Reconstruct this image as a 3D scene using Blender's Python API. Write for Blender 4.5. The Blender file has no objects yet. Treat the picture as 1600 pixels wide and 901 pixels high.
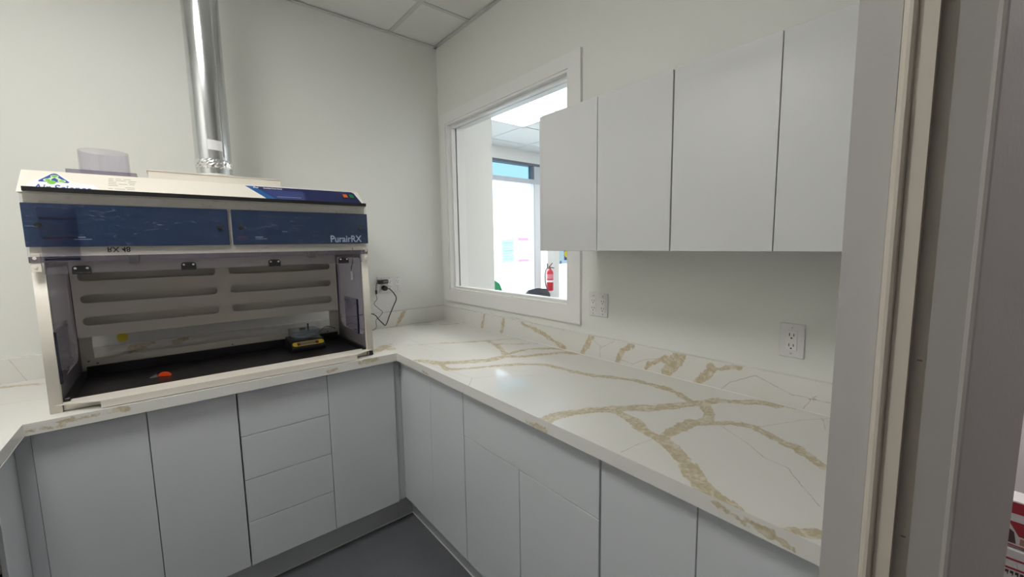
import bpy, bmesh, math, random
import numpy as np
from mathutils import Vector, Matrix

random.seed(7)
SC = bpy.context.scene
COL = SC.collection

# ------------------------------------------------------------------ camera
CAM = Vector((-1.4480, -2.4813, 1.4211))
YAW, PITCH, ROLL, FPX = 0.69385, -0.10797, -0.01538, 641.5
fwd = Vector((math.sin(YAW) * math.cos(PITCH), math.cos(YAW) * math.cos(PITCH), math.sin(PITCH)))
rgt = Vector((math.cos(YAW), -math.sin(YAW), 0))
upv = rgt.cross(fwd)
r2 = rgt * math.cos(ROLL) + upv * math.sin(ROLL)
u2 = upv * math.cos(ROLL) - rgt * math.sin(ROLL)
cd = bpy.data.cameras.new('camera')
cam = bpy.data.objects.new('camera', cd)
COL.objects.link(cam)
m = Matrix.Identity(4)
for i in range(3):
    m[i][0], m[i][1], m[i][2], m[i][3] = r2[i], u2[i], -fwd[i], CAM[i]
cam.matrix_world = m
cd.sensor_width = 36.0
cd.lens = FPX / 1600 * 36.0
cd.clip_start = 0.02
SC.camera = cam

# ------------------------------------------------------------------ world, sun, exposure
w = bpy.data.worlds.new('world')
SC.world = w
w.use_nodes = True
bg = w.node_tree.nodes['Background']
bg.inputs[0].default_value = (0.74, 0.87, 1.0, 1)
bg.inputs[1].default_value = 3.6
sd = bpy.data.lights.new('sun', 'SUN')
sd.energy = 6.0
sd.angle = 0.01
sun = bpy.data.objects.new('sun', sd)
sun.rotation_euler = (math.radians(35), 0, math.radians(200))
COL.objects.link(sun)
SC.view_settings.view_transform = 'Standard'
SC.view_settings.look = 'None'
SC.view_settings.gamma = 1.0
SC.view_settings.use_curve_mapping = False
SC.view_settings.exposure = 0.0
ROOM_PANEL = 22.0      # radiance of the 2x2 ceiling panel in the room
LOBBY_PANEL = 13.0
LOBBY_FILL = 26.0  # added lobby panel out of view, fill for the back wall corner
HALL_FILL = 9.5  # added hall panel out of view

# ------------------------------------------------------------------ materials
MATS = {}

def new_mat(name):
    mt = bpy.data.materials.new(name)
    mt.use_nodes = True
    nt = mt.node_tree
    return mt, nt, nt.nodes['Principled BSDF']

def pm(name, col, rough=0.5, metal=0.0, var=0.03, scale=8.0, bump=0.0, bscale=200.0, coat=0.0, spec=None):
    """Principled material with a faint procedural tone variation and optional fine relief."""
    if name in MATS:
        return MATS[name]
    mt, nt, b = new_mat(name)
    tc = nt.nodes.new('ShaderNodeTexCoord')
    nz = nt.nodes.new('ShaderNodeTexNoise')
    nz.inputs['Scale'].default_value = scale
    nz.inputs['Detail'].default_value = 3
    nt.links.new(tc.outputs['Object'], nz.inputs['Vector'])
    mx = nt.nodes.new('ShaderNodeMix')
    mx.data_type = 'RGBA'
    mx.inputs[6].default_value = tuple(max(0, c * (1 - var)) for c in col) + (1,)
    mx.inputs[7].default_value = tuple(min(1, c * (1 + var)) for c in col) + (1,)
    nt.links.new(nz.outputs['Fac'], mx.inputs[0])
    nt.links.new(mx.outputs[2], b.inputs['Base Color'])
    b.inputs['Roughness'].default_value = rough
    b.inputs['Metallic'].default_value = metal
    if coat:
        b.inputs['Coat Weight'].default_value = coat
        b.inputs['Coat Roughness'].default_value = 0.05
    if spec is not None:
        b.inputs['Specular IOR Level'].default_value = spec
    if bump:
        n2 = nt.nodes.new('ShaderNodeTexNoise')
        n2.inputs['Scale'].default_value = bscale
        n2.inputs['Detail'].default_value = 2
        nt.links.new(tc.outputs['Object'], n2.inputs['Vector'])
        bp = nt.nodes.new('ShaderNodeBump')
        bp.inputs['Strength'].default_value = bump
        bp.inputs['Distance'].default_value = 0.002
        nt.links.new(n2.outputs['Fac'], bp.inputs['Height'])
        nt.links.new(bp.outputs['Normal'], b.inputs['Normal'])
    MATS[name] = mt
    return mt

def emit(name, col, strength):
    mt = bpy.data.materials.new(name)
    mt.use_nodes = True
    nt = mt.node_tree
    nt.nodes.clear()
    o = nt.nodes.new('ShaderNodeOutputMaterial')
    e = nt.nodes.new('ShaderNodeEmission')
    e.inputs[0].default_value = tuple(col) + (1,)
    e.inputs[1].default_value = strength
    nt.links.new(e.outputs[0], o.inputs[0])
    MATS[name] = mt
    return mt

def clear(name, tint=(1, 1, 1), refl=1.0, rough=0.02, haze=0.0, hazecol=(.8, .8, .85), scratch=0.0):
    """Thin clear sheet: straight-through transparency, Fresnel gloss and an optional milky share."""
    mt = bpy.data.materials.new(name)
    mt.use_nodes = True
    nt = mt.node_tree
    nt.nodes.clear()
    o = nt.nodes.new('ShaderNodeOutputMaterial')
    t = nt.nodes.new('ShaderNodeBsdfTransparent')
    t.inputs[0].default_value = tuple(tint) + (1,)
    g = nt.nodes.new('ShaderNodeBsdfGlossy')
    g.inputs['Roughness'].default_value = rough
    fr = nt.nodes.new('ShaderNodeFresnel')
    ge = nt.nodes.new('ShaderNodeNewGeometry')
    ior = nt.nodes.new('ShaderNodeMapRange')
    ior.inputs['To Min'].default_value = 1.45
    ior.inputs['To Max'].default_value = 1 / 1.45
    nt.links.new(ge.outputs['Backfacing'], ior.inputs['Value'])
    nt.links.new(ior.outputs[0], fr.inputs['IOR'])
    mul = nt.nodes.new('ShaderNodeMath')
    mul.operation = 'MULTIPLY'
    mul.inputs[1].default_value = refl
    nt.links.new(fr.outputs[0], mul.inputs[0])
    mx = nt.nodes.new('ShaderNodeMixShader')
    nt.links.new(mul.outputs[0], mx.inputs[0])
    nt.links.new(t.outputs[0], mx.inputs[1])
    nt.links.new(g.outputs[0], mx.inputs[2])
    out = mx
    if haze or scratch:
        d = nt.nodes.new('ShaderNodeBsdfDiffuse')
        d.inputs[0].default_value = tuple(hazecol) + (1,)
        m2 = nt.nodes.new('ShaderNodeMixShader')
        m2.inputs[0].default_value = haze
        if scratch:
            tc = nt.nodes.new('ShaderNodeTexCoord')
            mp = nt.nodes.new('ShaderNodeMapping')
            mp.inputs['Scale'].default_value = (22, 22, 70)
            nz = nt.nodes.new('ShaderNodeTexNoise')
            nz.inputs['Scale'].default_value = 1.6
            nz.inputs['Detail'].default_value = 5
            nz.inputs['Distortion'].default_value = 1.5
            nt.links.new(tc.outputs['Object'], mp.inputs[0])
            nt.links.new(mp.outputs[0], nz.inputs['Vector'])
            mr = nt.nodes.new('ShaderNodeMapRange')
            mr.inputs['From Min'].default_value = 0.60
            mr.inputs['From Max'].default_value = 0.72
            mr.inputs['To Min'].default_value = haze
            mr.inputs['To Max'].default_value = haze + scratch
            nt.links.new(nz.outputs['Fac'], mr.inputs['Value'])
            nt.links.new(mr.outputs[0], m2.inputs[0])
        nt.links.new(mx.outputs[0], m2.inputs[1])
        nt.links.new(d.outputs[0], m2.inputs[2])
        out = m2
    nt.links.new(out.outputs[0], o.inputs[0])
    MATS[name] = mt
    return mt

WALL = pm('wall_paint', (0.80, 0.81, 0.775), 0.65, var=0.015, scale=2, bump=0.08, bscale=350)
WALL_LOBBY = pm('lobby_paint', (0.80, 0.80, 0.78), 0.6, var=0.02, scale=2)
HALL_PAINT = pm('hall_paint', (0.82, 0.79, 0.80), 0.6, var=0.02, scale=3, bump=0.25, bscale=300)
TRIM = pm('trim_paint', (0.84, 0.84, 0.83), 0.35, var=0.01)
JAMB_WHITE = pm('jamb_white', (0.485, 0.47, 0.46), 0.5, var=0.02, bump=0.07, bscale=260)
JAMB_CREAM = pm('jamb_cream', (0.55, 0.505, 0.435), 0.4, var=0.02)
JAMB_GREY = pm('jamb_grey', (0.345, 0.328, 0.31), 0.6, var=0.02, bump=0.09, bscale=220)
JAMB_NAIL = pm('jamb_nail', (0.25, 0.21, 0.16), 0.6)
CEIL_TILE = pm('ceiling_tile', (0.78, 0.78, 0.76), 0.8, var=0.02, scale=30, bump=0.3, bscale=120)
TEE = pm('ceiling_tee', (0.62, 0.62, 0.60), 0.5, var=0.01)
DARK_GAP = pm('dark_gap', (0.03, 0.03, 0.035), 0.8, var=0.1)
FLOOR = pm('floor_vinyl', (0.135, 0.14, 0.155), 0.38, var=0.12, scale=14, bump=0.05, bscale=60)
BASE_DARK = pm('cove_base', (0.02, 0.02, 0.022), 0.5)
CAB = pm('cabinet_gloss', (0.68, 0.71, 0.74), 0.10, var=0.01, scale=3, coat=0.4)
CAB_BODY = pm('cabinet_body', (0.55, 0.57, 0.60), 0.45, var=0.02)
UPCAB = pm('upper_gloss', (0.66, 0.67, 0.68), 0.05, var=0.01, scale=3, coat=0.4)
KICK = pm('toe_kick_board', (0.56, 0.58, 0.60), 0.35, var=0.02)
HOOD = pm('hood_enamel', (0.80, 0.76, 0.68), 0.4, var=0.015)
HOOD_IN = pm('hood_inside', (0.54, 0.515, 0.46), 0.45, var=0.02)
HOOD_SHADE = pm('hood_shade', (0.15, 0.14, 0.145), 0.5, var=0.03)  # dark tone standing for shade on the inner side frames
BLACK = pm('black_plastic', (0.012, 0.012, 0.013), 0.35, var=0.1)
TRAY = pm('tray_black', (0.012, 0.011, 0.012), 0.3, var=0.15, scale=40)
BLUE = pm('filter_door_blue', (0.010, 0.036, 0.100), 0.3, var=0.06, scale=6)
BLUE_DK = pm('sticker_navy', (0.006, 0.012, 0.085), 0.3, var=0.03)
BLUE_LT = pm('sticker_blue', (0.02, 0.11, 0.34), 0.3, var=0.03)
BLUE_EDGE = pm('acrylic_blue_edge', (0.006, 0.007, 0.024), 0.2)
STEEL = pm('screw_steel', (0.75, 0.75, 0.75), 0.25, 1.0)
GALV = pm('galvanised', (0.66, 0.68, 0.69), 0.19, 1.0, var=0.08, scale=25)
TAPE = pm('foil_tape', (0.86, 0.86, 0.86), 0.16, 1.0, var=0.05, bump=0.7, bscale=90)
WHITE = pm('white_plastic', (0.85, 0.84, 0.82), 0.35, var=0.01)
PLATE = pm('outlet_plate', (0.79, 0.78, 0.785), 0.35, var=0.01)
PAPER = pm('paper_white', (0.82, 0.83, 0.84), 0.6, var=0.01)
GREEN = pm('logo_green', (0.20, 0.52, 0.09), 0.4)
LOGO_BLUE = pm('logo_blue', (0.03, 0.07, 0.33), 0.4)
TXT_GREY = pm('print_grey', (0.38, 0.36, 0.33), 0.6)
TXT_PALE = pm('print_pale', (0.50, 0.62, 0.76), 0.5)
TXT_SOFT = pm('print_soft_blue', (0.03, 0.045, 0.18), 0.5)
RED_DULL = pm('print_red', (0.25, 0.03, 0.06), 0.5)
YELLOW = pm('yellow_sticker', (0.72, 0.60, 0.02), 0.5)
ORANGE = pm('orange_plastic', (0.90, 0.09, 0.015), 0.35)
GREY_PL = pm('grey_plastic', (0.16, 0.16, 0.17), 0.4)
AMBER = pm('scale_yellow', (0.50, 0.36, 0.03), 0.35)
PAN = pm('scale_pan', (0.30, 0.36, 0.45), 0.2, 0.6)
GLASS = clear('window_glass', (0.98, 0.98, 0.97), 1.0, 0.0)
STORE_GLASS = clear('storefront_glass', (0.97, 0.99, 1.0), 0.6, 0.0)
TRANSOM = clear('tinted_glass', (0.44, 0.57, 0.63), 0.6, 0.0)
ACRYL = clear('acrylic_clear', (0.95, 0.945, 0.96), 1.0, 0.02, haze=0.03)
SASH = clear('acrylic_sash', (0.95, 0.95, 0.96), 0.5, 0.03, haze=0.003, hazecol=(.75, .8, .85), scratch=0.10)
ACRYL_LAV = clear('acrylic_side', (0.76, 0.74, 0.81), 1.0, 0.03, haze=0.20, hazecol=(.36, .34, .41))
TUBE_CL = clear('acrylic_tube', (0.93, 0.92, 0.95), 1.0, 0.03, haze=0.05)

def backlit(name, col):
    mt = bpy.data.materials.new(name)
    mt.use_nodes = True
    nt = mt.node_tree
    nt.nodes.clear()
    o = nt.nodes.new('ShaderNodeOutputMaterial')
    a = nt.nodes.new('ShaderNodeBsdfTranslucent')
    b = nt.nodes.new('ShaderNodeBsdfDiffuse')
    for n in (a, b):
        n.inputs[0].default_value = tuple(col) + (1,)
    mx = nt.nodes.new('ShaderNodeMixShader')
    mx.inputs[0].default_value = 0.2
    nt.links.new(a.outputs[0], mx.inputs[1])
    nt.links.new(b.outputs[0], mx.inputs[2])
    nt.links.new(mx.outputs[0], o.inputs[0])
    return mt

def stone():
    mt, nt, b = new_mat('veined_quartz')
    L = nt.links.new
    tc = nt.nodes.new('ShaderNodeTexCoord')
    def noise(sc, det=4, dist=0.0):
        n = nt.nodes.new('ShaderNodeTexNoise')
        n.inputs['Scale'].default_value = sc
        n.inputs['Detail'].default_value = det
        n.inputs['Distortion'].default_value = dist
        L(tc.outputs['Object'], n.inputs['Vector'])
        return n
    def math_(op, a, b_, c=None):
        n = nt.nodes.new('ShaderNodeMath')
        n.operation = op
        for i, v in enumerate((a, b_, c)):
            if v is None:
                continue
            if isinstance(v, (int, float)):
                n.inputs[i].default_value = v
            else:
                L(v, n.inputs[i])
        return n.outputs[0]
    def maprange(v, a, b_, c, d):
        n = nt.nodes.new('ShaderNodeMapRange')
        n.interpolation_type = 'SMOOTHSTEP'
        for i, k in enumerate(('From Min', 'From Max', 'To Min', 'To Max')):
            n.inputs[k].default_value = (a, b_, c, d)[i]
        L(v, n.inputs['Value'])
        return n.outputs[0]
    def mix(f, a, b_):
        n = nt.nodes.new('ShaderNodeMix')
        n.data_type = 'RGBA'
        L(f, n.inputs[0])
        for i, v in ((6, a), (7, b_)):
            if isinstance(v, tuple):
                n.inputs[i].default_value = v + (1,)
            else:
                L(v, n.inputs[i])
        return n.outputs[2]
    at = nt.nodes.new('ShaderNodeAttribute'); at.attribute_name = 'vein'
    ah = nt.nodes.new('ShaderNodeAttribute'); ah.attribute_name = 'hair'
    au = nt.nodes.new('ShaderNodeAttribute'); au.attribute_name = 'hair_near'
    n1 = noise(16, 4, 0.6); n2 = noise(75, 4, 0.8); n3 = noise(42, 5, 1.3); n4 = noise(2.2, 2); n5 = noise(22, 3, 1.5)
    wob = math_('MULTIPLY', math_('SUBTRACT', n1.outputs['Fac'], 0.5), 0.040)
    fine = math_('MULTIPLY', math_('SUBTRACT', n2.outputs['Fac'], 0.5), 0.016)
    d = math_('ADD', math_('ADD', at.outputs['Fac'], wob), fine)
    f = maprange(d, -0.0025, 0.0018, 1, 0)
    rim = maprange(math_('ABSOLUTE', d, 0), 0.0004, 0.0022, 1, 0)
    rim = math_('MULTIPLY', rim, maprange(n5.outputs['Fac'], 0.46, 0.60, 0, 0.75))
    inner = maprange(n3.outputs['Fac'], 0.36, 0.60, 0, 1)
    veincol = mix(inner, (0.53, 0.445, 0.28), (0.65, 0.575, 0.415))
    flake = maprange(n3.outputs['Fac'], 0.55, 0.63, 0, 0.8)
    veincol = mix(flake, veincol, (0.74, 0.69, 0.58))
    veincol = mix(rim, veincol, (0.30, 0.20, 0.095))
    base = mix(n4.outputs['Fac'], (0.79, 0.785, 0.745), (0.83, 0.825, 0.795))
    halo = maprange(at.outputs['Fac'], 0.0, 0.04, 0.14, 0)
    base = mix(halo, base, (0.76, 0.70, 0.59))
    hn = math_('ADD', ah.outputs['Fac'], math_('ADD', math_('MULTIPLY', wob, 0.25), math_('MULTIPLY', fine, 0.25)))
    hf = math_('MULTIPLY', maprange(math_('ABSOLUTE', hn, 0), 0.0003, 0.0016, 0.6, 0), maprange(au.outputs['Fac'], 0.008, 0.016, 1, 0))
    hf = math_('MULTIPLY', hf, maprange(n5.outputs['Fac'], 0.35, 0.55, 0.45, 1))
    base = mix(hf, base, (0.42, 0.32, 0.25))
    col = mix(math_('MULTIPLY', f, 0.9), base, veincol)
    L(col, b.inputs['Base Color'])
    b.inputs['Roughness'].default_value = 0.09
    b.inputs['Coat Weight'].default_value = 0.2
    b.inputs['Coat Roughness'].default_value = 0.05
    return mt
STONE = stone()

# ------------------------------------------------------------------ mesh helpers
WPOS = {}

def wpos(o):
    return WPOS.get(o.name, Vector((0, 0, 0))) if o else Vector((0, 0, 0))

def put(name, me, mat, parent=None, smooth=False):
    """Link a mesh given in world coordinates as ONE object, its origin at its own centre."""
    if mat is not None and not me.materials:
        me.materials.append(mat)
    n = len(me.vertices)
    a = np.empty(n * 3)
    me.vertices.foreach_get('co', a)
    a = a.reshape(-1, 3)
    c = (a.min(0) + a.max(0)) / 2
    a -= c
    me.vertices.foreach_set('co', a.ravel())
    me.update()
    if smooth:
        me.polygons.foreach_set('use_smooth', [True] * len(me.polygons))
    o = bpy.data.objects.new(name, me)
    COL.objects.link(o)
    c = Vector(c)
    o.parent = parent
    o.location = c - wpos(parent)
    WPOS[o.name] = c
    return o

def from_bm(name, bm, mat, parent=None, smooth=False):
    me = bpy.data.meshes.new(name)
    bmesh.ops.recalc_face_normals(bm, faces=bm.faces)
    bm.to_mesh(me)
    bm.free()
    return put(name, me, mat, parent, smooth)

def bx(bm, x0, x1, y0, y1, z0, z1, bev=0.0):
    r = bmesh.ops.create_cube(bm, size=1.0)
    vs = r['verts']
    for v in vs:
        v.co = Vector(((x0 + x1) / 2 + v.co.x * (x1 - x0), (y0 + y1) / 2 + v.co.y * (y1 - y0), (z0 + z1) / 2 + v.co.z * (z1 - z0)))
    if bev:
        es = list({e for v in vs for e in v.link_edges})
        bmesh.ops.bevel(bm, geom=es, offset=bev, segments=1, affect='EDGES', profile=0.5)

def box(name, x0, x1, y0, y1, z0, z1, mat, parent=None, bev=0.0):
    bm = bmesh.new()
    bx(bm, x0, x1, y0, y1, z0, z1, bev)
    return from_bm(name, bm, mat, parent)

def boxes(name, L, mat, parent=None, bev=0.0):
    bm = bmesh.new()
    for b in L:
        bx(bm, *b, bev)
    return from_bm(name, bm, mat, parent)

def prism(name, pts, axis, a0, a1, mat, parent=None):
    """Extrude a polygon given in the two other axes along one axis."""
    bm = bmesh.new()
    def mk(p, a):
        q = list(p)
        q.insert(axis, a)
        return bm.verts.new(q)
    A = [mk(p, a0) for p in pts]
    B = [mk(p, a1) for p in pts]
    n = len(pts)
    bm.faces.new(A)
    bm.faces.new(B[::-1])
    for i in range(n):
        bm.faces.new((A[i], A[(i + 1) % n], B[(i + 1) % n], B[i]))
    return from_bm(name, bm, mat, parent)

def lathe(name, prof, c, mat, parent=None, seg=40, axis='Z', smooth=True):
    """Revolve (radius, height) pairs about a vertical (or X/Y) axis through c."""
    bm = bmesh.new()
    rings = []
    for r, h in prof:
        ring = []
        for k in range(seg):
            t = 2 * math.pi * k / seg
            p = (r * math.cos(t), r * math.sin(t), h)
            if axis == 'Y':
                p = (p[0], p[2], p[1])
            elif axis == 'X':
                p = (p[2], p[0], p[1])
            ring.append(bm.verts.new((c[0] + p[0], c[1] + p[1], c[2] + p[2])))
        rings.append(ring)
    for a, b in zip(rings, rings[1:]):
        for k in range(seg):
            bm.faces.new((a[k], a[(k + 1) % seg], b[(k + 1) % seg], b[k]))
    if prof[0][0] > 1e-5 and prof[0] != prof[-1]:
        bm.faces.new(rings[0])
    if prof[-1][0] > 1e-5 and prof[0] != prof[-1]:
        bm.faces.new(rings[-1])
    bmesh.ops.remove_doubles(bm, verts=bm.verts, dist=1e-6)
    o = from_bm(name, bm, mat, parent)
    if smooth:
        o.data.polygons.foreach_set('use_smooth', [len(p.vertices) <= 4 for p in o.data.polygons])
        try:
            o.data.set_sharp_from_angle(angle=math.radians(40))
        except Exception:
            pass
    return o

def spline(P, n=8):
    P = [Vector(p) for p in P]
    P = [P[0] * 2 - P[1]] + P + [P[-1] * 2 - P[-2]]
    out = []
    for i in range(1, len(P) - 2):
        a, b, c, d = P[i - 1:i + 3]
        for k in range(n):
            t = k / n
            out.append(0.5 * ((2 * b) + (c - a) * t + (2 * a - 5 * b + 4 * c - d) * t * t + (3 * b - a - 3 * c + d) * t ** 3))
    out.append(P[-2])
    return out

def tube(name, P, r, mat, parent=None, seg=8, sm=6):
    P = spline(P, sm)
    bm = bmesh.new()
    rings = []
    ref = Vector((0.3, 0.5, 0.8)).normalized()
    for i, p in enumerate(P):
        t = (P[min(i + 1, len(P) - 1)] - P[max(i - 1, 0)]).normalized()
        a = t.cross(ref).normalized()
        b = t.cross(a)
        rings.append([bm.verts.new(p + (a * math.cos(2 * math.pi * k / seg) + b * math.sin(2 * math.pi * k / seg)) * r) for k in range(seg)])
    for A, B in zip(rings, rings[1:]):
        for k in range(seg):
            bm.faces.new((A[k], A[(k + 1) % seg], B[(k + 1) % seg], B[k]))
    bm.faces.new(rings[0])
    bm.faces.new(rings[-1])
    return from_bm(name, bm, mat, parent, True)

def rrect(x0, x1, y0, y1, r, n=8):
    """Rounded-rectangle loop; r is one radius or four (x0y0, x1y0, x1y1, x0y1)."""
    rs = r if isinstance(r, (list, tuple)) else (r,) * 4
    out = []
    for (cx, cy, a0, rr) in ((x0, y0, 180, rs[0]), (x1, y0, 270, rs[1]), (x1, y1, 0, rs[2]), (x0, y1, 90, rs[3])):
        sx = 1 if cx == x0 else -1
        sy = 1 if cy == y0 else -1
        if rr <= 0:
            out.append((cx, cy))
            continue
        for k in range(n + 1):
            t = math.radians(a0 + 90 * k / n)
            out.append((cx + sx * rr + rr * math.cos(t), cy + sy * rr + rr * math.sin(t)))
    return out

def frame3(origin, xd, yd):
    xd = Vector(xd).normalized()
    yd = Vector(yd).normalized()
    zd = xd.cross(yd)
    M = Matrix.Identity(4)
    for i in range(3):
        M[i][0], M[i][1], M[i][2], M[i][3] = xd[i], yd[i], zd[i], origin[i]
    return M

def sheet(name, loops, thick, M, mat, parent=None):
    """Flat plate with holes: 2D loops (outer first), extruded to `thick`, placed by matrix M."""
    cu = bpy.data.curves.new('tmp', 'CURVE')
    cu.dimensions = '2D'
    cu.fill_mode = 'BOTH'
    cu.extrude = thick / 2
    for lp in loops:
        s = cu.splines.new('POLY')
        s.points.add(len(lp) - 1)
        for p, q in zip(s.points, lp):
            p.co = (q[0], q[1], 0, 1)
        s.use_cyclic_u = True
    t = bpy.data.objects.new('tmp', cu)
    COL.objects.link(t)
    dg = bpy.context.evaluated_depsgraph_get()
    me = bpy.data.meshes.new_from_object(t.evaluated_get(dg))
    bpy.data.objects.remove(t)
    bpy.data.curves.remove(cu)
    me.name = name
    me.materials.clear()
    me.transform(M)
    return put(name, me, mat, parent)

def text(name, body, size, M, mat, parent=None, align='LEFT', depth=0.0003, bold=0.0, sx=1.0):
    cu = bpy.data.curves.new('tmp', 'FONT')
    cu.body = body
    cu.size = size
    cu.align_x = align
    cu.extrude = depth
    cu.offset = bold
    t = bpy.data.objects.new('tmp', cu)
    COL.objects.link(t)
    dg = bpy.context.evaluated_depsgraph_get()
    me = bpy.data.meshes.new_from_object(t.evaluated_get(dg))
    bpy.data.objects.remove(t)
    bpy.data.curves.remove(cu)
    me.name = name
    me.materials.clear()
    me.transform(Matrix.Diagonal((sx, 1, 1, 1)))
    me.transform(M)
    return put(name, me, mat, parent)

def tag(o, label, cat, group=None):
    o['label'] = label
    o['category'] = cat
    if group:
        o['group'] = group
    return o

def thing(name, loc, label, cat, group=None):
    o = bpy.data.objects.new(name, None)
    o.empty_display_size = 0.1
    COL.objects.link(o)
    o.location = loc
    WPOS[o.name] = Vector(loc)
    return tag(o, label, cat, group)

def struct(o, label=None, cat=None):
    o['kind'] = 'structure'
    if label:
        o['label'] = label
    if cat:
        o['category'] = cat
    return o

def sroot(name, loc):
    o = bpy.data.objects.new(name, None)
    COL.objects.link(o)
    o.location = loc
    WPOS[o.name] = Vector(loc)
    o['kind'] = 'structure'
    return o

# vein maps, metres: (half width, polyline) on the worktop (x, y), splashes and front edges
VT = [(0.0207, [(-0.676, -1.653), (-0.6, -1.661), (-0.535, -1.679), (-0.464, -1.72), (-0.42, -1.744), (-0.345, -1.811), (-0.266, -1.854), (-0.209, -1.885), (-0.131, -1.918), (-0.097, -1.961), (-0.048, -2.019), (-0.031, -2.065)]), (0.009, [(-0.031, -2.065), (-0.017, -2.108), (-0.01, -2.15)]), (0.0159, [(-0.442, -1.74), (-0.442, -1.772), (-0.45, -1.817), (-0.489, -1.884), (-0.498, -1.936)]), (0.0207, [(-0.498, -1.936), (-0.535, -2.0), (-0.57, -2.048), (-0.604, -2.083)]), (0.0159, [(-0.604, -2.083), (-0.631, -2.118), (-0.644, -2.152), (-0.655, -2.187)]), (0.0171, [(-0.498, -1.936), (-0.404, -1.939), (-0.342, -1.94)]), (0.0146, [(-0.342, -1.94), (-0.315, -1.98), (-0.269, -2.02), (-0.248, -2.07), (-0.269, -2.118), (-0.292, -2.159), (-0.292, -2.182), (-0.323, -2.219), (-0.35, -2.256)]), (0.0171, [(-0.299, -1.967), (-0.246, -1.948), (-0.194, -1.908)]), (0.0146, [(-0.208, -1.882), (-0.16, -1.809), (-0.148, -1.748), (-0.151, -1.692), (-0.157, -1.619), (-0.186, -1.557), (-0.223, -1.498), (-0.234, -1.434)]), (0.0134, [(-0.24, -1.439), (-0.242, -1.37), (-0.258, -1.267), (-0.325, -1.191), (-0.44, -1.125), (-0.534, -1.086), (-0.598, -1.042), (-0.586, -0.954), (-0.63, -0.845)]), (0.0244, [(-0.628, -0.842), (-0.576, -0.937), (-0.489, -0.991), (-0.397, -1.043), (-0.311, -1.045)]), (0.0183, [(-0.311, -1.045), (-0.218, -1.114), (-0.139, -1.146), (-0.06, -1.181), (-0.029, -1.234)]), (0.0146, [(-0.276, -1.018), (-0.205, -0.868), (-0.176, -0.743)]), (0.006, [(-0.176, -0.743), (-0.088, -0.786), (-0.018, -0.826)]), (0.008, [(-0.176, -0.743), (-0.289, -0.686), (-0.387, -0.622)]), (0.005, [(-0.387, -0.622), (-0.455, -0.586), (-0.53, -0.544), (-0.61, -0.43)]), (0.0122, [(-0.276, -1.018), (-0.134, -1.022), (-0.04, -1.094), (-0.005, -1.152)]), (0.004, [(-0.192, -0.825), (-0.108, -0.914), (-0.017, -0.972), (0.02, -1.063)]), (0.006, [(-0.438, -0.022), (-0.213, -0.087), (-0.13, -0.18), (-0.016, -0.231)]), (0.0134, [(-0.645, -2.272), (-0.633, -2.289), (-0.603, -2.324)]), (0.0244, [(-0.699, -0.543), (-0.633, -0.464), (-0.632, -0.555)]), (0.0146, [(-1.979, -0.074), (-1.928, -0.091), (-1.871, -0.124)])]
HT = [(0.0, [(-0.31, -2.012), (-0.355, -2.091), (-0.403, -2.148), (-0.415, -2.201), (-0.446, -2.222), (-0.514, -2.281)]), (0.0, [(-0.229, -2.084), (-0.102, -2.143), (-0.044, -2.183)]), (0.0, [(-0.517, -1.927), (-0.561, -1.917), (-0.625, -1.914)]), (0.0, [(-0.637, -0.827), (-0.605, -1.093), (-0.587, -1.2), (-0.671, -1.29)]), (0.0, [(-0.587, -1.2), (-0.498, -1.246), (-0.361, -1.361)]), (0.0, [(-0.471, -0.422), (-0.475, -0.613), (-0.454, -0.738)]), (0.0, [(-0.048, -2.179), (-0.11, -2.201)]), (0.0, [(-1.924, -0.35), (-1.827, -0.36)]), (0.0, [(-0.03, -0.363), (-0.095, -0.558), (-0.072, -0.65)])]
VR = [(0.012, [(-1.318, 1.005), (-1.291, 0.961), (-1.265, 0.913)]), (0.012, [(-1.525, 1.0), (-1.48, 0.968), (-1.454, 0.913)]), (0.024, [(-1.733, 0.998), (-1.704, 0.957), (-1.681, 0.922)]), (0.012, [(-1.677, 0.981), (-1.623, 0.95), (-1.596, 0.923)]), (0.016, [(-1.855, 0.977), (-1.821, 0.931), (-1.803, 0.915)]), (0.009, [(-1.939, 1.001), (-1.894, 0.99), (-1.853, 0.974)]), (0.01, [(-0.845, 1.0), (-1.001, 0.966), (-1.153, 0.918)]), (0.01, [(-0.503, 1.011), (-0.473, 0.923)]), (0.01, [(-0.687, 1.008), (-0.665, 0.919)]), (0.0, [(-0.277, 0.95), (-0.276, 0.925)])]
HR = [(0.0, [(-1.894, 0.921), (-1.916, 0.946), (-1.992, 0.985), (-2.095, 0.951), (-2.135, 0.951), (-2.178, 0.952)]), (0.0, [(-1.32, 0.99), (-1.374, 0.965), (-1.431, 0.998)]), (0.0, [(-1.367, 0.964), (-1.364, 0.923)]), (0.0, [(-1.474, 0.929), (-1.537, 0.926), (-1.581, 0.951), (-1.623, 0.965)]), (0.0, [(-2.15, 0.955), (-2.138, 0.94), (-2.129, 0.925)])]
VB = [(0.012, [(-0.307, 0.998), (-0.359, 0.919)]), (0.016, [(-1.607, 0.982), (-1.542, 1.01)]), (0.014, [(-1.454, 0.986), (-1.415, 0.998)])]
HB = [(0.0, [(-1.955, 0.991), (-1.924, 0.917)])]
ER = [(0.0027, [(-0.836, 0.894), (-0.958, 0.879)]), (0.0033, [(-1.577, 0.88), (-1.661, 0.881)]), (0.0079, [(-2.146, 0.901), (-2.197, 0.887), (-2.211, 0.875)]), (0.0068, [(-2.202, 0.897), (-2.251, 0.888), (-2.281, 0.881)])]
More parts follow.
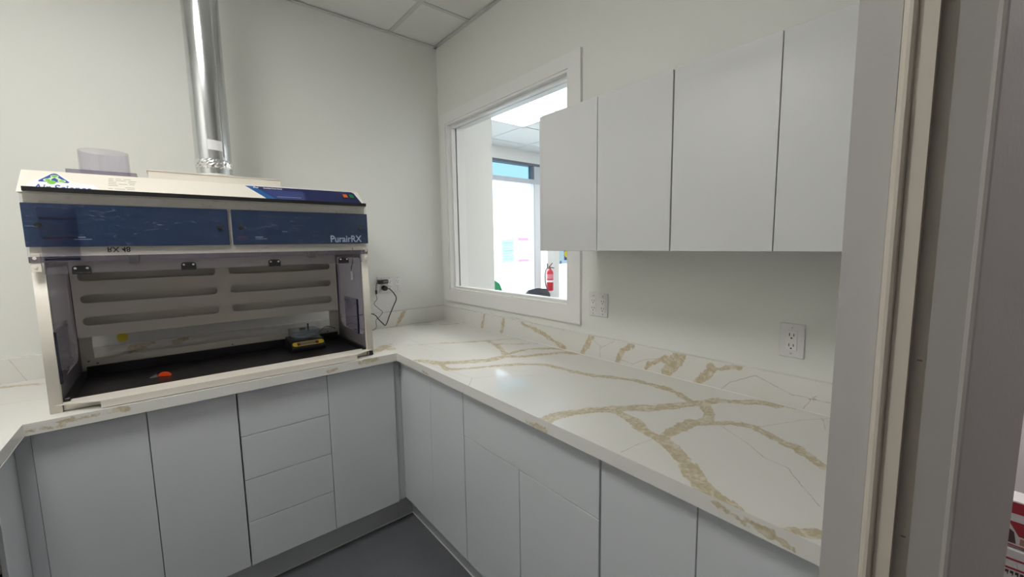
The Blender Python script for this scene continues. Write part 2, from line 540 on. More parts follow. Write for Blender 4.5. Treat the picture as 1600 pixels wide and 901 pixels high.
EB = [(0.0055, [(-1.817, 0.887), (-1.745, 0.883)]), (0.0045, [(-1.757, 0.897), (-1.682, 0.896), (-1.592, 0.897)]), (0.0055, [(-0.954, 0.886), (-0.928, 0.889)]), (0.0065, [(-0.821, 0.899), (-0.741, 0.899)])]

# ------------------------------------------------------------------ the room shell
H = 2.6975
XL, YF = -2.47, -2.389          # left wall, inner face of the front wall
struct(box('floor', -3.2, 4.4, -4.3, 2.05, -0.05, 0.0, FLOOR), 'dark grey smooth vinyl floor between the cabinets', 'floor')
struct(box('wall_back', XL - 0.12, 0.0, 0.0, 0.12, 0, 2.85, WALL), 'plain white painted wall behind the fume hood and duct', 'wall')
struct(box('wall_left', XL - 0.12, XL, -2.5, 0.0, 0, 2.85, WALL), 'white painted side wall at the left counter', 'wall')
WY0, WY1, WZ0, WZ1 = -1.172, -0.106, 1.120, 2.196
struct(boxes('wall_right', [(0, .12, -2.45, 0.12, 0, WZ0), (0, .12, -2.45, 0.12, WZ1, 2.85), (0, .12, -2.45, WY0, WZ0, WZ1), (0, .12, WY1, 0.12, WZ0, WZ1)], WALL),
       'white painted wall with the interior window and upper cabinets', 'wall')
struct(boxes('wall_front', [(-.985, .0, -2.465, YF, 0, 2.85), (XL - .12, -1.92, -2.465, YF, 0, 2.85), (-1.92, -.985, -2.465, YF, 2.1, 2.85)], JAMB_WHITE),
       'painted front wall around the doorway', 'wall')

# door frame: right-hand jamb in the doorway, built from its own mouldings
d1 = sroot('door_1', (-0.98, -2.43, 0))
struct(d1, 'painted doorway jamb with cream mouldings and grey outer corner', 'door frame')
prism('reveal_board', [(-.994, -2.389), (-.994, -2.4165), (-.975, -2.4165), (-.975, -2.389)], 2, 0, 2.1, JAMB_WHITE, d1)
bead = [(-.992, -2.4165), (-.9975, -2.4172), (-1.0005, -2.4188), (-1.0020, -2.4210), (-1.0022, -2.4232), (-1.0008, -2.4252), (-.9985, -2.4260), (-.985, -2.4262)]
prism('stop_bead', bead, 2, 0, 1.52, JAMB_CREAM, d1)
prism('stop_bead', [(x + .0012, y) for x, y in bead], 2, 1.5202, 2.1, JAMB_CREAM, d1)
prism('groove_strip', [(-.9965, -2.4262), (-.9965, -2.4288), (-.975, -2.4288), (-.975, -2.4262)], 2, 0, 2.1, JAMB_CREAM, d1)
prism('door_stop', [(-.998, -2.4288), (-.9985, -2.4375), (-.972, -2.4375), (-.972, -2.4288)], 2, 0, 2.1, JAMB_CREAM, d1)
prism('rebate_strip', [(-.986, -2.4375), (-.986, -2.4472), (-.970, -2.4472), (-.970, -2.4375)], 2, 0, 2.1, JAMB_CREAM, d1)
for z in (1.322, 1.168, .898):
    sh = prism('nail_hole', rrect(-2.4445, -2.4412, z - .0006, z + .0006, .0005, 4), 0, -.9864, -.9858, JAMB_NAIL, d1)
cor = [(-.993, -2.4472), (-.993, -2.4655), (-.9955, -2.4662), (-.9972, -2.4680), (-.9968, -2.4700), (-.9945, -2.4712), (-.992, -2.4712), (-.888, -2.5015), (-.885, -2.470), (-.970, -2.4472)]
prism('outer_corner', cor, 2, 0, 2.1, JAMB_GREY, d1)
box('left_jamb', -1.935, -1.915, -2.475, -2.385, 0, 2.1, JAMB_WHITE, d1)
box('head_jamb', -1.935, -.97, -2.475, -2.385, 2.1, 2.12, JAMB_WHITE, d1)

# suspended ceiling: lay-in tiles, tees, wall angle, one light panel
ce = struct(box('ceiling', XL - .12, .12, -2.5, .12, H + .10, H + .14, DARK_GAP), 'white suspended ceiling of lay-in tiles in a metal grid', 'ceiling')
gx = [-.32 - .61 * k for k in range(4)]
gy = [-.41 - .61 * k for k in range(4)]
ex = [0.0] + gx + [XL]
ey = [0.0] + gy + [YF]
PX, PY = (-2.15, -1.54), (-1.63, -1.02)
tile_cache = {}
for i in range(len(ex) - 1):
    for j in range(len(ey) - 1):
        x1, x0, y1, y0 = ex[i], ex[i + 1], ey[j], ey[j + 1]
        if abs(x1 - PX[1]) < .02 and y1 <= PY[1] + .02 and y0 >= PY[0] - .02:
            continue
        key = (round(x1 - x0, 3), round(y1 - y0, 3))
        g = .004
        if key in tile_cache:
            o = bpy.data.objects.new('ceiling_tile', tile_cache[key])
            COL.objects.link(o)
            o.parent = ce
            c = Vector(((x0 + x1) / 2, (y0 + y1) / 2, H + .010))
            o.location = c - wpos(ce)
            WPOS[o.name] = c
        else:
            o = box('ceiling_tile', x0 + g, x1 - g, y0 + g, y1 - g, H + .002, H + .018, CEIL_TILE, ce, .002)
            tile_cache[key] = o.data
for x in gx:
    box('grid_tee', x - .012, x + .012, YF, 0, H - .004, H + .001, TEE, ce)
for y in gy:
    box('grid_tee', XL, 0, y - .012, y + .012, H - .003, H + .0015, TEE, ce)
for b in ((-.022, 0, YF, 0), (XL, XL + .022, YF, 0), (XL, 0, -.022, 0), (XL, 0, YF, YF + .022)):
    box('wall_angle', b[0], b[1], b[2], b[3], H - .006, H - .002, TEE, ce)
lp = thing('light_panel', ((PX[0] + PX[1]) / 2, (PY[0] + PY[1]) / 2, H), 'flat white square ceiling light panel set in the grid', 'ceiling light')
box('diffuser', PX[0] + .03, PX[1] - .03, PY[0] + .03, PY[1] - .03, H - .004, H + .003, emit('panel_light', (1.0, .975, .93), ROOM_PANEL), lp)
boxes('frame', [(PX[0] + .005, PX[0] + .03, PY[0] + .005, PY[1] - .005, H - .005, H + .01), (PX[1] - .03, PX[1] - .005, PY[0] + .005, PY[1] - .005, H - .005, H + .01),
                (PX[0] + .03, PX[1] - .03, PY[0] + .005, PY[0] + .03, H - .005, H + .01), (PX[0] + .03, PX[1] - .03, PY[1] - .03, PY[1] - .005, H - .005, H + .01)], TRIM, lp)
struct(box('baseboard_back', XL, -1.845, -.012, 0, 0, .14, BASE_DARK), 'black cove base at the foot of the back wall', 'baseboard')

# interior window on the right wall
w1 = sroot('window_1', (0, -.64, WZ0))
struct(w1, 'white cased interior window looking into the bright lobby', 'window')
CY0, CY1, CZ0, CZ1 = -1.244, -.045, 1.047, 2.260
t = .015
def casing(pts):
    prism('casing_board', pts, 0, -t, 0.0, TRIM, w1)
casing([(CY0, CZ0), (CY1, CZ0), (WY1, WZ0), (WY0, WZ0)])
casing([(CY0, CZ1), (WY0, WZ1), (WY1, WZ1), (CY1, CZ1)])
casing([(CY0, CZ0), (WY0, WZ0), (WY0, WZ1), (CY0, CZ1)])
casing([(CY1, CZ0), (CY1, CZ1), (WY1, WZ1), (WY1, WZ0)])
def ring(name, x0, x1, inset0, inset1, mat):
    """Four boards lining the opening between two insets, x0..x1 deep."""
    a0, a1, b0, b1 = WY0 + inset0, WY1 - inset0, WZ0 + inset0, WZ1 - inset0
    k = inset1 - inset0
    box(name, x0, x1, a0, a1, b0, b0 + k, mat, w1)
    box(name, x0, x1, a0, a1, b1 - k, b1, mat, w1)
    box(name, x0, x1, a0, a0 + k, b0 + k, b1 - k, mat, w1)
    box(name, x0, x1, a1 - k, a1, b0 + k, b1 - k, mat, w1)
ring('jamb_liner', -.010, .128, 0, .012, TRIM)
ring('glazing_stop', .018, .046, .012, .026, TRIM)
ring('glazing_seal', .0465, .0485, .012, .024, DARK_GAP)
ring('glazing_stop', .058, .080, .012, .022, TRIM)
box('glass_pane', .050, .056, WY0 + .012, WY1 - .012, WZ0 + .012, WZ1 - .012, GLASS, w1)

# ------------------------------------------------------------------ quartz worktop and splashes
def seg_dist(P, L):
    """min over polylines of (distance - half width); P is (n, 2)."""
    out = np.full(len(P), 9.0)
    for hw, pts in L:
        for a, b in zip(pts, pts[1:]):
            a = np.array(a); b = np.array(b)
            ab = b - a
            tt = np.clip(((P - a) @ ab) / max(ab @ ab, 1e-9), 0, 1)
            d = np.linalg.norm(P - a - tt[:, None] * ab, axis=1) - hw
            out = np.minimum(out, d)
    return out

def hair_dist(P, L):
    """signed and unsigned distance to the nearest hairline."""
    best = np.full(len(P), 9.0)
    sg = np.full(len(P), 9.0)
    for _, pts in L:
        for a, b in zip(pts, pts[1:]):
            a = np.array(a); b = np.array(b)
            ab = b - a
            ln = max(math.sqrt(ab @ ab), 1e-6)
            tt = np.clip(((P - a) @ ab) / (ln * ln), 0, 1)
            d = np.linalg.norm(P - a - tt[:, None] * ab, axis=1)
            cr = ((P - a)[:, 0] * ab[1] - (P - a)[:, 1] * ab[0]) / ln
            k = d < best
            best[k] = d[k]
            sg[k] = cr[k]
    return sg, best

class Slab:
    def __init__(self):
        self.v, self.f, self.ve, self.ha, self.hu = [], [], [], [], []
        self.n = 0
    def patch(self, o, du, dv, nu, nv, axes, V, Hh):
        o = np.array(o, float); du = np.array(du, float); dv = np.array(dv, float)
        uu, vv = np.meshgrid(np.linspace(0, 1, nu + 1), np.linspace(0, 1, nv + 1), indexing='ij')
        P = o + uu.ravel()[:, None] * du + vv.ravel()[:, None] * dv
        Q = P[:, axes]
        self.ve.append(seg_dist(Q, V) if V else np.full(len(P), 9.0))
        a, b = hair_dist(Q, Hh) if Hh else (np.full(len(P), 9.0),) * 2
        self.ha.append(a)
        self.hu.append(b)
        self.v.append(P)
        i = np.arange(nu)[:, None] * (nv + 1) + np.arange(nv)[None, :] + self.n
        i = i.ravel()
        self.f.append(np.stack([i, i + nv + 1, i + nv + 2, i + 1], 1))
        self.n += len(P)
    def build(self, name):
        me = bpy.data.meshes.new(name)
        me.from_pydata(np.concatenate(self.v).tolist(), [], np.concatenate(self.f).tolist())
        for nm, dat in (('vein', self.ve), ('hair', self.ha), ('hair_near', self.hu)):
            at = me.attributes.new(nm, 'FLOAT', 'POINT')
            at.data.foreach_set('value', np.concatenate(dat).astype(np.float32))
        return put(name, me, STONE)

TOP, BOT = .910, .873
DX, DY, XW = -.648, -.648, -1.822
YE = YF + .002
s = Slab()
XY, XZ, YZ = [0, 1], [0, 2], [1, 2]
def quad(o, du, dv, axes=XY, V=None, Hh=None, res=.006):
    s.patch(o, du, dv, max(1, int(np.linalg.norm(du) / res)), max(1, int(np.linalg.norm(dv) / res)), axes, V, Hh)
quad((DX, YE, TOP), (-DX - .001, 0, 0), (0, -YE - .001, 0), XY, VT, HT)
quad((XW, DY, TOP), (DX - XW, 0, 0), (0, -DY - .001, 0), XY, VT, HT)
quad((XL + .001, -1.9, TOP), (XW - XL - .001, 0, 0), (0, 1.899, 0), XY, VT, HT, .012)
quad((DX, DY, BOT), (0, YE - DY, 0), (0, 0, TOP - BOT), YZ, ER, None, .005)
quad((XW, DY, BOT), (DX - XW, 0, 0), (0, 0, TOP - BOT), XZ, EB, None, .005)
quad((XW, -1.9, BOT), (0, DY + 1.9, 0), (0, 0, TOP - BOT), YZ, None, None, .02)
quad((XL + .001, -1.9, BOT), (XW - XL, 0, 0), (0, 0, TOP - BOT), XZ, None, None, .05)
for (o_, du_, dv_) in (((DX, YE, BOT), (0, -YE - .001, 0), (-DX - .001, 0, 0)), ((XW, DY, BOT), (0, -DY - .001, 0), (DX - XW, 0, 0)), ((XL + .001, -1.9, BOT), (0, 1.899, 0), (XW - XL, 0, 0))):
    quad(o_, du_, dv_, XY, None, None, .2)
tag(s.build('quartz_worktop'), 'white quartz worktop with golden brown veins running around the room', 'worktop')
s = Slab()
SZ = TOP + .0964
quad((-.02, YE, TOP + .0005), (0, -YE - .02, 0), (0, 0, SZ - TOP - .0005), YZ, VR, HR, .005)
quad((-.02, YE, SZ), (.0195, 0, 0), (0, -YE - .02, 0), XY, None, None, .02)
quad((-.0005, YE, TOP + .0005), (0, 0, SZ - TOP - .0005), (0, -YE - .02, 0), YZ, None, None, .1)
quad((-.02, YE, TOP + .0005), (.0195, 0, 0), (0, 0, SZ - TOP - .0005), XZ, None, None, .1)
sr = tag(s.build('quartz_backsplash'), 'low veined quartz upstand along the window wall', 'backsplash')
box('caulk_line', -.0225, -.0202, YE, -.0225, TOP + .0003, TOP + .0028, TRIM, sr)
s = Slab()
quad((XL + .001, -.02, TOP + .0005), (-XL - .002, 0, 0), (0, 0, SZ - TOP - .0005), XZ, VB, HB, .005)
quad((XL + .001, -.02, SZ), (-XL - .002, 0, 0), (0, .0195, 0), XY, None, None, .02)
quad((XL + .001, -.0005, TOP + .0005), (-XL - .002, 0, 0), (0, 0, SZ - TOP - .0005), XZ, None, None, .1)
tag(s.build('quartz_backsplash'), 'low quartz upstand along the wall behind the fume hood', 'backsplash')

# ------------------------------------------------------------------ base cabinets
BV = .0012
YD, XD = -.615, -.615            # door faces
TK = .018
def back_cab(x0, x1, label, fronts, name):
    c = thing(name, ((x0 + x1) / 2, -.3, 0), label, 'cabinet', 'base cabinets under the quartz worktop')
    boxes('body', [(x0 + .001, x0 + .017, YD + TK + .002, -.03, .14, BOT - .002), (x1 - .017, x1 - .001, YD + TK + .002, -.03, .14, BOT - .002),
                   (x0 + .017, x1 - .017, YD + TK + .03, -.03, .14, BOT - .002)], CAB_BODY, c)
    xk = x1
    box('toe_kick', x0, xk, -.545, -.527, 0.0, .1385, KICK, c)
    box('floor_caulk', x0, xk, -.5475, -.545, 0, .006, TRIM, c)
    for kind, a, b, z0, z1 in fronts:
        box(kind, a + .0011, b - .0011, YD, YD + TK, z0 + .0011, z1 - .0011, CAB, c, BV)
    return c
back_cab(-1.818, -1.2895, 'two-door base cabinet under the left half of the fume hood', [('door', -1.8172, -1.551, .139, .864), ('door', -1.551, -1.291, .139, .864)], 'base_cabinet')
back_cab(-1.2895, -.9585, 'four-drawer base cabinet below the middle of the fume hood',
         [('drawer_front', -1.288, -.9585, a, b) for a, b in ((.139, .325), (.325, .503), (.503, .684), (.684, .864))], 'drawer_cabinet')
cc = back_cab(-.9585, -.635, 'single-door base cabinet beside the inner corner', [('door', -.9585, -.652, .139, .864)], 'base_cabinet')
box('corner_filler', -.652, -.612, -.600, -.590, .139, BOT - .002, CAB, cc)

def right_cab(y1, y0, label, fronts, name):
    c = thing(name, (-.3, (y0 + y1) / 2, 0), label, 'cabinet', 'base cabinets under the quartz worktop')
    boxes('body', [(XD + TK + .002, -.03, y0 + .001, y0 + .017, .14, BOT - .002), (XD + TK + .002, -.03, y1 - .017, y1 - .001, .14, BOT - .002),
                   (XD + TK + .03, -.03, y0 + .017, y1 - .017, .14, BOT - .002)], CAB_BODY, c)
    yk = y1
    box('toe_kick', -.553, -.535, y0, yk, 0.0, .1425, KICK, c)
    box('floor_caulk', -.5555, -.553, y0, yk, 0, .006, TRIM, c)
    for kind, a, b, z0, z1 in fronts:
        box(kind, XD, XD + TK, b + .0011, a - .0011, z0 + .0011, z1 - .0011, CAB, c, BV)
    return c
right_cab(-.604, -1.170, 'two-door base cabinet on the window side next to the corner', [('door', -.605, -.903, .143, .856), ('door', -.903, -1.169, .143, .856)], 'base_cabinet')
right_cab(-1.170, -1.833, 'base cabinet with one wide drawer above two doors',
          [('drawer_front', -1.171, -1.832, .678, .856), ('door', -1.171, -1.5015, .143, .678), ('door', -1.5015, -1.832, .143, .678)], 'base_cabinet')
right_cab(-1.833, -2.358, 'two-door base cabinet nearest the doorway', [('door', -1.836, -2.0955, .143, .856), ('door', -2.0955, -2.357, .143, .856)], 'base_cabinet')
cn = thing('corner_plinth', (-.56, -.56, 0), 'low grey plinth piece in the inside corner between the cabinet runs', 'plinth')
boxes('board', [(-.634, -.553, -.545, -.527, 0, .1385), (-.553, -.535, -.603, -.527, 0, .1385)], KICK, cn)
boxes('floor_caulk', [(-.634, -.5555, -.5475, -.545, 0, .006), (-.5555, -.553, -.603, -.545, 0, .006)], TRIM, cn)
lw = thing('counter_leg', (-1.86, -.7, 0), 'grey gloss end panel carrying the left counter beside an open knee space', 'panel')
box('panel', -1.866, -1.854, -.795, -.6, .0, BOT - .001, CAB, lw, BV)
box('corner_filler', -1.8535, -1.8185, -.606, -.594, .0, BOT - .001, CAB, lw)

# ------------------------------------------------------------------ upper cabinets
UX, UZ0, UZ1 = -.345, 1.3926, 1.8904
def upper(y1, y0, label, fronts, endp):
    c = thing('upper_cabinet', (-.17, (y0 + y1) / 2, UZ0), label, 'cabinet', 'upper cabinets on the window wall')
    boxes('body', [(UX + .02, -.016, y1 - .016, y1 - .001, UZ0, UZ1), (UX + .02, -.016, y0 + .001, y0 + .016, UZ0, UZ1),
                   (UX + .02, -.016, y0 + .016, y1 - .016, UZ0, UZ0 + .016), (UX + .02, -.016, y0 + .016, y1 - .016, UZ1 - .016, UZ1),
                   (-.022, -.016, y0 + .016, y1 - .016, UZ0 + .016, UZ1 - .016), (UX + .06, UX + .07, y0 + .016, y1 - .016, UZ0 + .016, UZ1 - .016)], UPCAB, c)
    for a, b in fronts:
        box('door', UX, UX + .018, b + .0010, a - .0010, UZ0 + .001, UZ1, UPCAB, c, .001)
    if endp:
        box('end_panel', UX + .004, -.016, y1 + .001, y1 + .014, UZ0, UZ1, UPCAB, c, .0008)
    return c
upper(-1.339, -1.8635, 'glossy white upper cabinet overlapping the interior window', [(-1.341, -1.6015), (-1.6015, -1.8625)], True)
upper(-1.8635, -2.386, 'glossy white upper cabinet above the single outlet near the doorway', [(-1.8645, -2.1255), (-2.1255, -2.385)], False)

# ------------------------------------------------------------------ wall outlets
def outlet(loc, axis, gangs, label, width, h, kinds):
    """Cover plate with duplex receptacles; axis 'x' sits on the right wall, 'y' on the back wall."""
    c = thing('wall_outlet', loc, label, 'outlet', 'outlets above the worktop')
    def B(name, u0, u1, d0, d1, z0, z1, mat, par, bev=0):
        if axis == 'x':
            return box(name, loc[0] - d1, loc[0] - d0, loc[1] - u1, loc[1] - u0, loc[2] + z0, loc[2] + z1, mat, par, bev)
        return box(name, loc[0] + u0, loc[0] + u1, loc[1] - d1, loc[1] - d0, loc[2] + z0, loc[2] + z1, mat, par, bev)
    B('cover_plate', -width / 2, width / 2, 0, .006, -h / 2, h / 2, PLATE, c, .002)
    pitch = width / gangs
    for g in range(gangs):
        u = -width / 2 + pitch * (g + .5)
        for zz in (.040, -.040):
            B('screw', u - .002, u + .002, .006, .0072, zz * h / .105 - .002, zz * h / .105 + .002, STEEL, c)
        if kinds[g] == 'd':
            r = B('receptacle', u - .015, u + .015, .006, .0085, -.031, .031, WHITE, c, .001)
        for zz in (.016, -.016):
            if kinds[g] == 'r':
                r = B('receptacle', u - .0145, u + .0145, .006, .0085, zz - .013, zz + .013, WHITE, c, .003)
            if kinds[g] == 'x':
                continue
            dd = .0085
            B('slot', u - .0068, u - .0048, dd, dd + .0003, zz - .002, zz + .007, BLACK, r)
            B('slot', u + .0048, u + .0068, dd, dd + .0003, zz - .002, zz + .006, BLACK, r)
            B('slot', u - .0022, u + .0022, dd, dd + .0003, zz - .010, zz - .006, BLACK, r)
    if kinds[0] == 'x':
        B('receptacle', -width / 2 + pitch * .5 - .015, -width / 2 + pitch * .5 + .015, .006, .0085, -.031, .031, WHITE, c, .001)
    return c
outlet((0, -1.3415, 1.147), 'x', 2, 'double wall outlet just right of the interior window', .103, .104, 'dd')
outlet((0, -2.081, 1.1145), 'x', 1, 'single wall outlet below the last upper cabinet', .067, .105, 'd')
outlet((-.392, 0, 1.181), 'y', 3, 'triple wall outlet with black plugs beside the fume hood', .158, .104, 'xdd')
ad = thing('power_adapter', (-.434, -.02, 1.2), 'small black adapter block plugged into the triple outlet', 'adapter')
box('body', -.474, -.413, -.040, -.009, 1.189, 1.213, BLACK, ad, .003)
box('label_patch', -.447, -.418, -.0405, -.040, 1.196, 1.207, GREY_PL, ad)
tube('lead', [(-.472, -.025, 1.203), (-.482, -.025, 1.195), (-.486, -.022, 1.165), (-.487, -.020, 1.120), (-.483, -.018, 1.095), (-.502, -.018, 1.068), (-.475, -.022, 1.035), (-.455, -.026, 1.012), (-.480, -.03, .985), (-.505, -.04, .968), (-.506, -.045, .93), (-.53, -.06, .917), (-.60, -.09, .915), (-.69, -.08, .915)], .0016, BLACK, ad)
lathe('ferrite', [(.0055, -.012), (.0062, -.010), (.0062, .010), (.0055, .012)], (-.4865, -.021, 1.140), BLACK, ad, 12)
pl = thing('appliance_cable', (-.43, -.02, 1.16), 'black power cord with a plug looping from the triple outlet', 'cord')
lathe('plug', [(.012, -.040), (.016, -.034), (.0175, -.018), (.016, -.0088)], (-.432, 0, 1.160), BLACK, pl, 16, 'Y')
tube('cable', [(-.428, -.034, 1.160), (-.405, -.040, 1.152), (-.375, -.040, 1.115), (-.366, -.036, 1.085), (-.385, -.034, 1.045), (-.415, -.034, .985), (-.433, -.036, .945), (-.447, -.038, .930), (-.463, -.040, .945), (-.49, -.045, .975), (-.515, -.055, 1.005), (-.56, -.07, 1.02), (-.69, -.08, 1.02)], .0031, BLACK, pl)

# ------------------------------------------------------------------ ductless fume hood
HX0, HX1 = -1.774, -.737
hd = thing('fume_hood', (-1.2555, -.34, TOP), 'cream benchtop fume hood with blue filter doors and flipped-up clear front', 'fume hood')
box('base', HX0, HX1, -.580, -.095, TOP + .001, TOP + .012, HOOD, hd)
box('base_front', HX0 + .03, HX1 - .03, -.586, -.580, TOP + .002, TOP + .026, HOOD, hd)
tr = boxes('work_tray', [(-1.744, -.766, -.575, -.190, .922, .927), (-1.744, -1.730, -.575, -.190, .927, .948), (-.780, -.766, -.575, -.190, .927, .948), (-1.730, -.780, -.203, -.190, .927, .966)], TRAY, hd, .001)
lipz = .937
plan = [(HX0, -.548), (HX0, -.588), (-1.655, -.637), (-.830, -.637), (HX1 - .004, -.590), (HX1 - .004, -.548)]
lip = prism('front_lip', plan, 2, lipz - .0025, lipz, HOOD, hd)
box('lip_flange', -1.655, -.830, -.6385, -.6365, TOP + .003, lipz, HOOD, lip)
for sx, x in ((1, HX0), (-1, HX1)):
    xa, xb = (x, x + .028) if sx > 0 else (x - .028, x)
    # frames in the (y, z) plane: local x = world y, local y = world z
    M = Matrix(((0, 0, 1, (xa + xb) / 2), (1, 0, 0, 0), (0, 1, 0, 0), (0, 0, 0, 1)))
    outer = [(-.594, TOP + .001), (-.10, TOP + .001), (-.10, 1.42), (-.571, 1.42)]
    hole = rrect(-.565, -.212, 1.004, 1.368, [.03, .06, .02, .02], 8)
    sp = sheet('side_panel', [outer, hole], .028, M, HOOD, hd)
    xi = xb - .002 if sx > 0 else xa + .002
    xl_ = xb + .0008 if sx > 0 else xa - .0008
    Ml = Matrix(((0, 0, 1, xl_), (1, 0, 0, 0), (0, 1, 0, 0), (0, 0, 0, 1)))
    sheet('shade_liner', [[(-.574, TOP + .014), (-.186, TOP + .014), (-.186, 1.403), (-.566, 1.403)], hole], .0014, Ml, HOOD_SHADE, sp)  # dark sheet painting the shade on the inside of the side frame
    Mp = Matrix(((0, 0, 1, xi - sx * .001), (1, 0, 0, 0), (0, 1, 0, 0), (0, 0, 0, 1)))
    sheet('window_pane', [hole], .005, Mp, ACRYL_LAV, sp)
    ya, yb, za, zb = (-.492, -.315, 1.010, 1.168) if sx < 0 else (-.575, -.372, 1.028, 1.178)
    x_in = xi + sx * .004
    Ma = Matrix(((0, 0, 1, x_in), (1, 0, 0, 0), (0, 1, 0, 0), (0, 0, 0, 1)))
    pt = [(ya, za - .012), (yb, za + .006), (yb, zb - .002), (ya, zb)] if sx < 0 else [(ya, za - .03), (yb, za), (yb - .01, zb), (ya, zb - .012)]
    sheet('access_plate', [pt], .006, Ma, ACRYL_LAV, sp)
    box('plate_edge', x_in - .004, x_in + .004, ya - .0035, ya + .0015, min(p[1] for p in pt[:1]), pt[3][1], BLUE_EDGE, sp)
    for (yy, zz) in ((ya + .016, zb - .022), (yb - .016, zb - .016), (ya + .016, za + .014), (yb - .016, za + .02)):
        lathe('screw', [(.004, 0), (.003, .0022), (0.0, .0026)] if sx > 0 else [(.004, 0), (.003, -.0022), (0.0, -.0026)], (x_in + sx * .003, yy, zz), STEEL if False else GREY_PL, sp, 10, 'X')
    bk = box('hinge_bracket', xa + (.004 if sx > 0 else .004), xb - .002, -.599, -.594 + .006, 1.358, 1.414, HOOD, sp, .001)
    for zz in (1.400, 1.372):
        lathe('rivet', [(.0055, 0), (.0045, -.0022), (0, -.0028)], ((xa + xb) / 2, -.599, zz), HOOD, bk, 12, 'Y')
    if sx < 0:
        box('foot', xa + .006, xb - .006, -.600, -.594, TOP + .001, TOP + .020, BLACK, sp)
# rear frame with a clear pane, sill and slotted baffle
Mr = frame3((0, -.180, 0), (1, 0, 0), (0, 0, 1))
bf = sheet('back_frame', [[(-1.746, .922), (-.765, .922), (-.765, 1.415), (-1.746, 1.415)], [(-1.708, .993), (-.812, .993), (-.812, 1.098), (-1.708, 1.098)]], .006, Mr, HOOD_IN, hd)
sheet('back_pane', [[(-1.712, .990), (-.808, .990), (-.808, 1.102), (-1.712, 1.102)]], .004, frame3((0, -.172, 0), (1, 0, 0), (0, 0, 1)), ACRYL, bf)
Mb = frame3((0, -.2155, 0), (1, 0, 0), (0, 0, 1))
loops = [[(-1.742, 1.086), (-.775, 1.086), (-.775, 1.412), (-1.742, 1.412)]]
for zc, hh in ((1.320, .016), (1.234, .0165), (1.147, .0175)):
    for a, b in ((-1.722, -1.292), (-1.243, -.806)):
        loops.append(rrect(a, b, zc - hh, zc + hh, hh - .0005, 8))
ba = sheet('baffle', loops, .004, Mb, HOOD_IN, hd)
box('baffle_return', -1.742, -.775, -.213, -.184, 1.4, 1.412, HOOD_IN, ba)
for x in (-1.725, -1.700, -.825, -.790, -1.25):
    lathe('screw', [(.004, 0), (.003, -.002), (0, -.0026)], (x, -.183, .972 + (.012 if x in (-1.725, -.790) else 0)), GREY_PL, bf, 10, 'Y')
# header, filter doors, sloped cap
hh_ = box('header', HX0 + .002, HX1 - .002, -.575, -.10, 1.416, 1.599, HOOD, hd, .001)
box('header_lip', HX0 + .004, HX1 - .004, -.575, -.569, 1.404, 1.418, HOOD, hh_)
dl = box('filter_door', -1.7765, -1.2655, -.5885, -.5755, 1.434, 1.567, BLUE, hd, .0015)
dr = box('filter_door', -1.2535, -.7335, -.5885, -.5755, 1.434, 1.567, BLUE, hd, .0015)
for x, par in ((-1.745, dl), (-1.292, dl), (-1.226, dr), (-.769, dr)):
    lathe('knob', [(.0085, 0), (.0085, -.004), (.006, -.0065), (0, -.007)], (x, -.5885, 1.5), BLACK, par, 20, 'Y')
text('lettering', 'PurairRX', .041, frame3((-.9005, -.5889, 1.4415), (1, 0, 0), (0, 0, 1)), TXT_PALE, dr, depth=.0003, bold=.0006, sx=.88)
for par, x in ((dr, -1.242), (dl, -1.735)):
    box('print_line', x + .004, x + .034, -.5889, -.5885, 1.4625, 1.4645, RED_DULL, par)
    box('print_line', x, x + .042, -.5889, -.5885, 1.456, 1.4572, TXT_GREY if False else RED_DULL, par)
    box('print_line', x + .062, x + .088, -.5889, -.5885, 1.4625, 1.4645, TXT_PALE, par)
    box('print_line', x + .062, x + .102, -.5889, -.5885, 1.456, 1.4572, TXT_PALE, par)
    box('print_line', x + .062, x + .090, -.5889, -.5885, 1.450, 1.4508, TXT_SOFT, par)
for x in (-1.735, -1.535, -1.345, -1.185, -1.04, -.86):
    lathe('screw', [(.005, 0), (.004, -.002), (0, -.0026)], (x, -.575, 1.574), HOOD, hh_, 10, 'Y')
SY, SZ_ = -.600, 1.597
cap = prism('sloped_cap', [(SY, SZ_), (-.5, 1.675), (-.10, 1.675), (-.10, SZ_)], 0, -1.7785, -.741, HOOD, hd)
def slope(x, v, off=.0):
    n = Vector((0, -.078, .1)).normalized() * off
    y = Vector((0, .1, .078)).normalized()
    return frame3(Vector((x, SY, SZ_)) + y * v + n, (1, 0, 0), y)
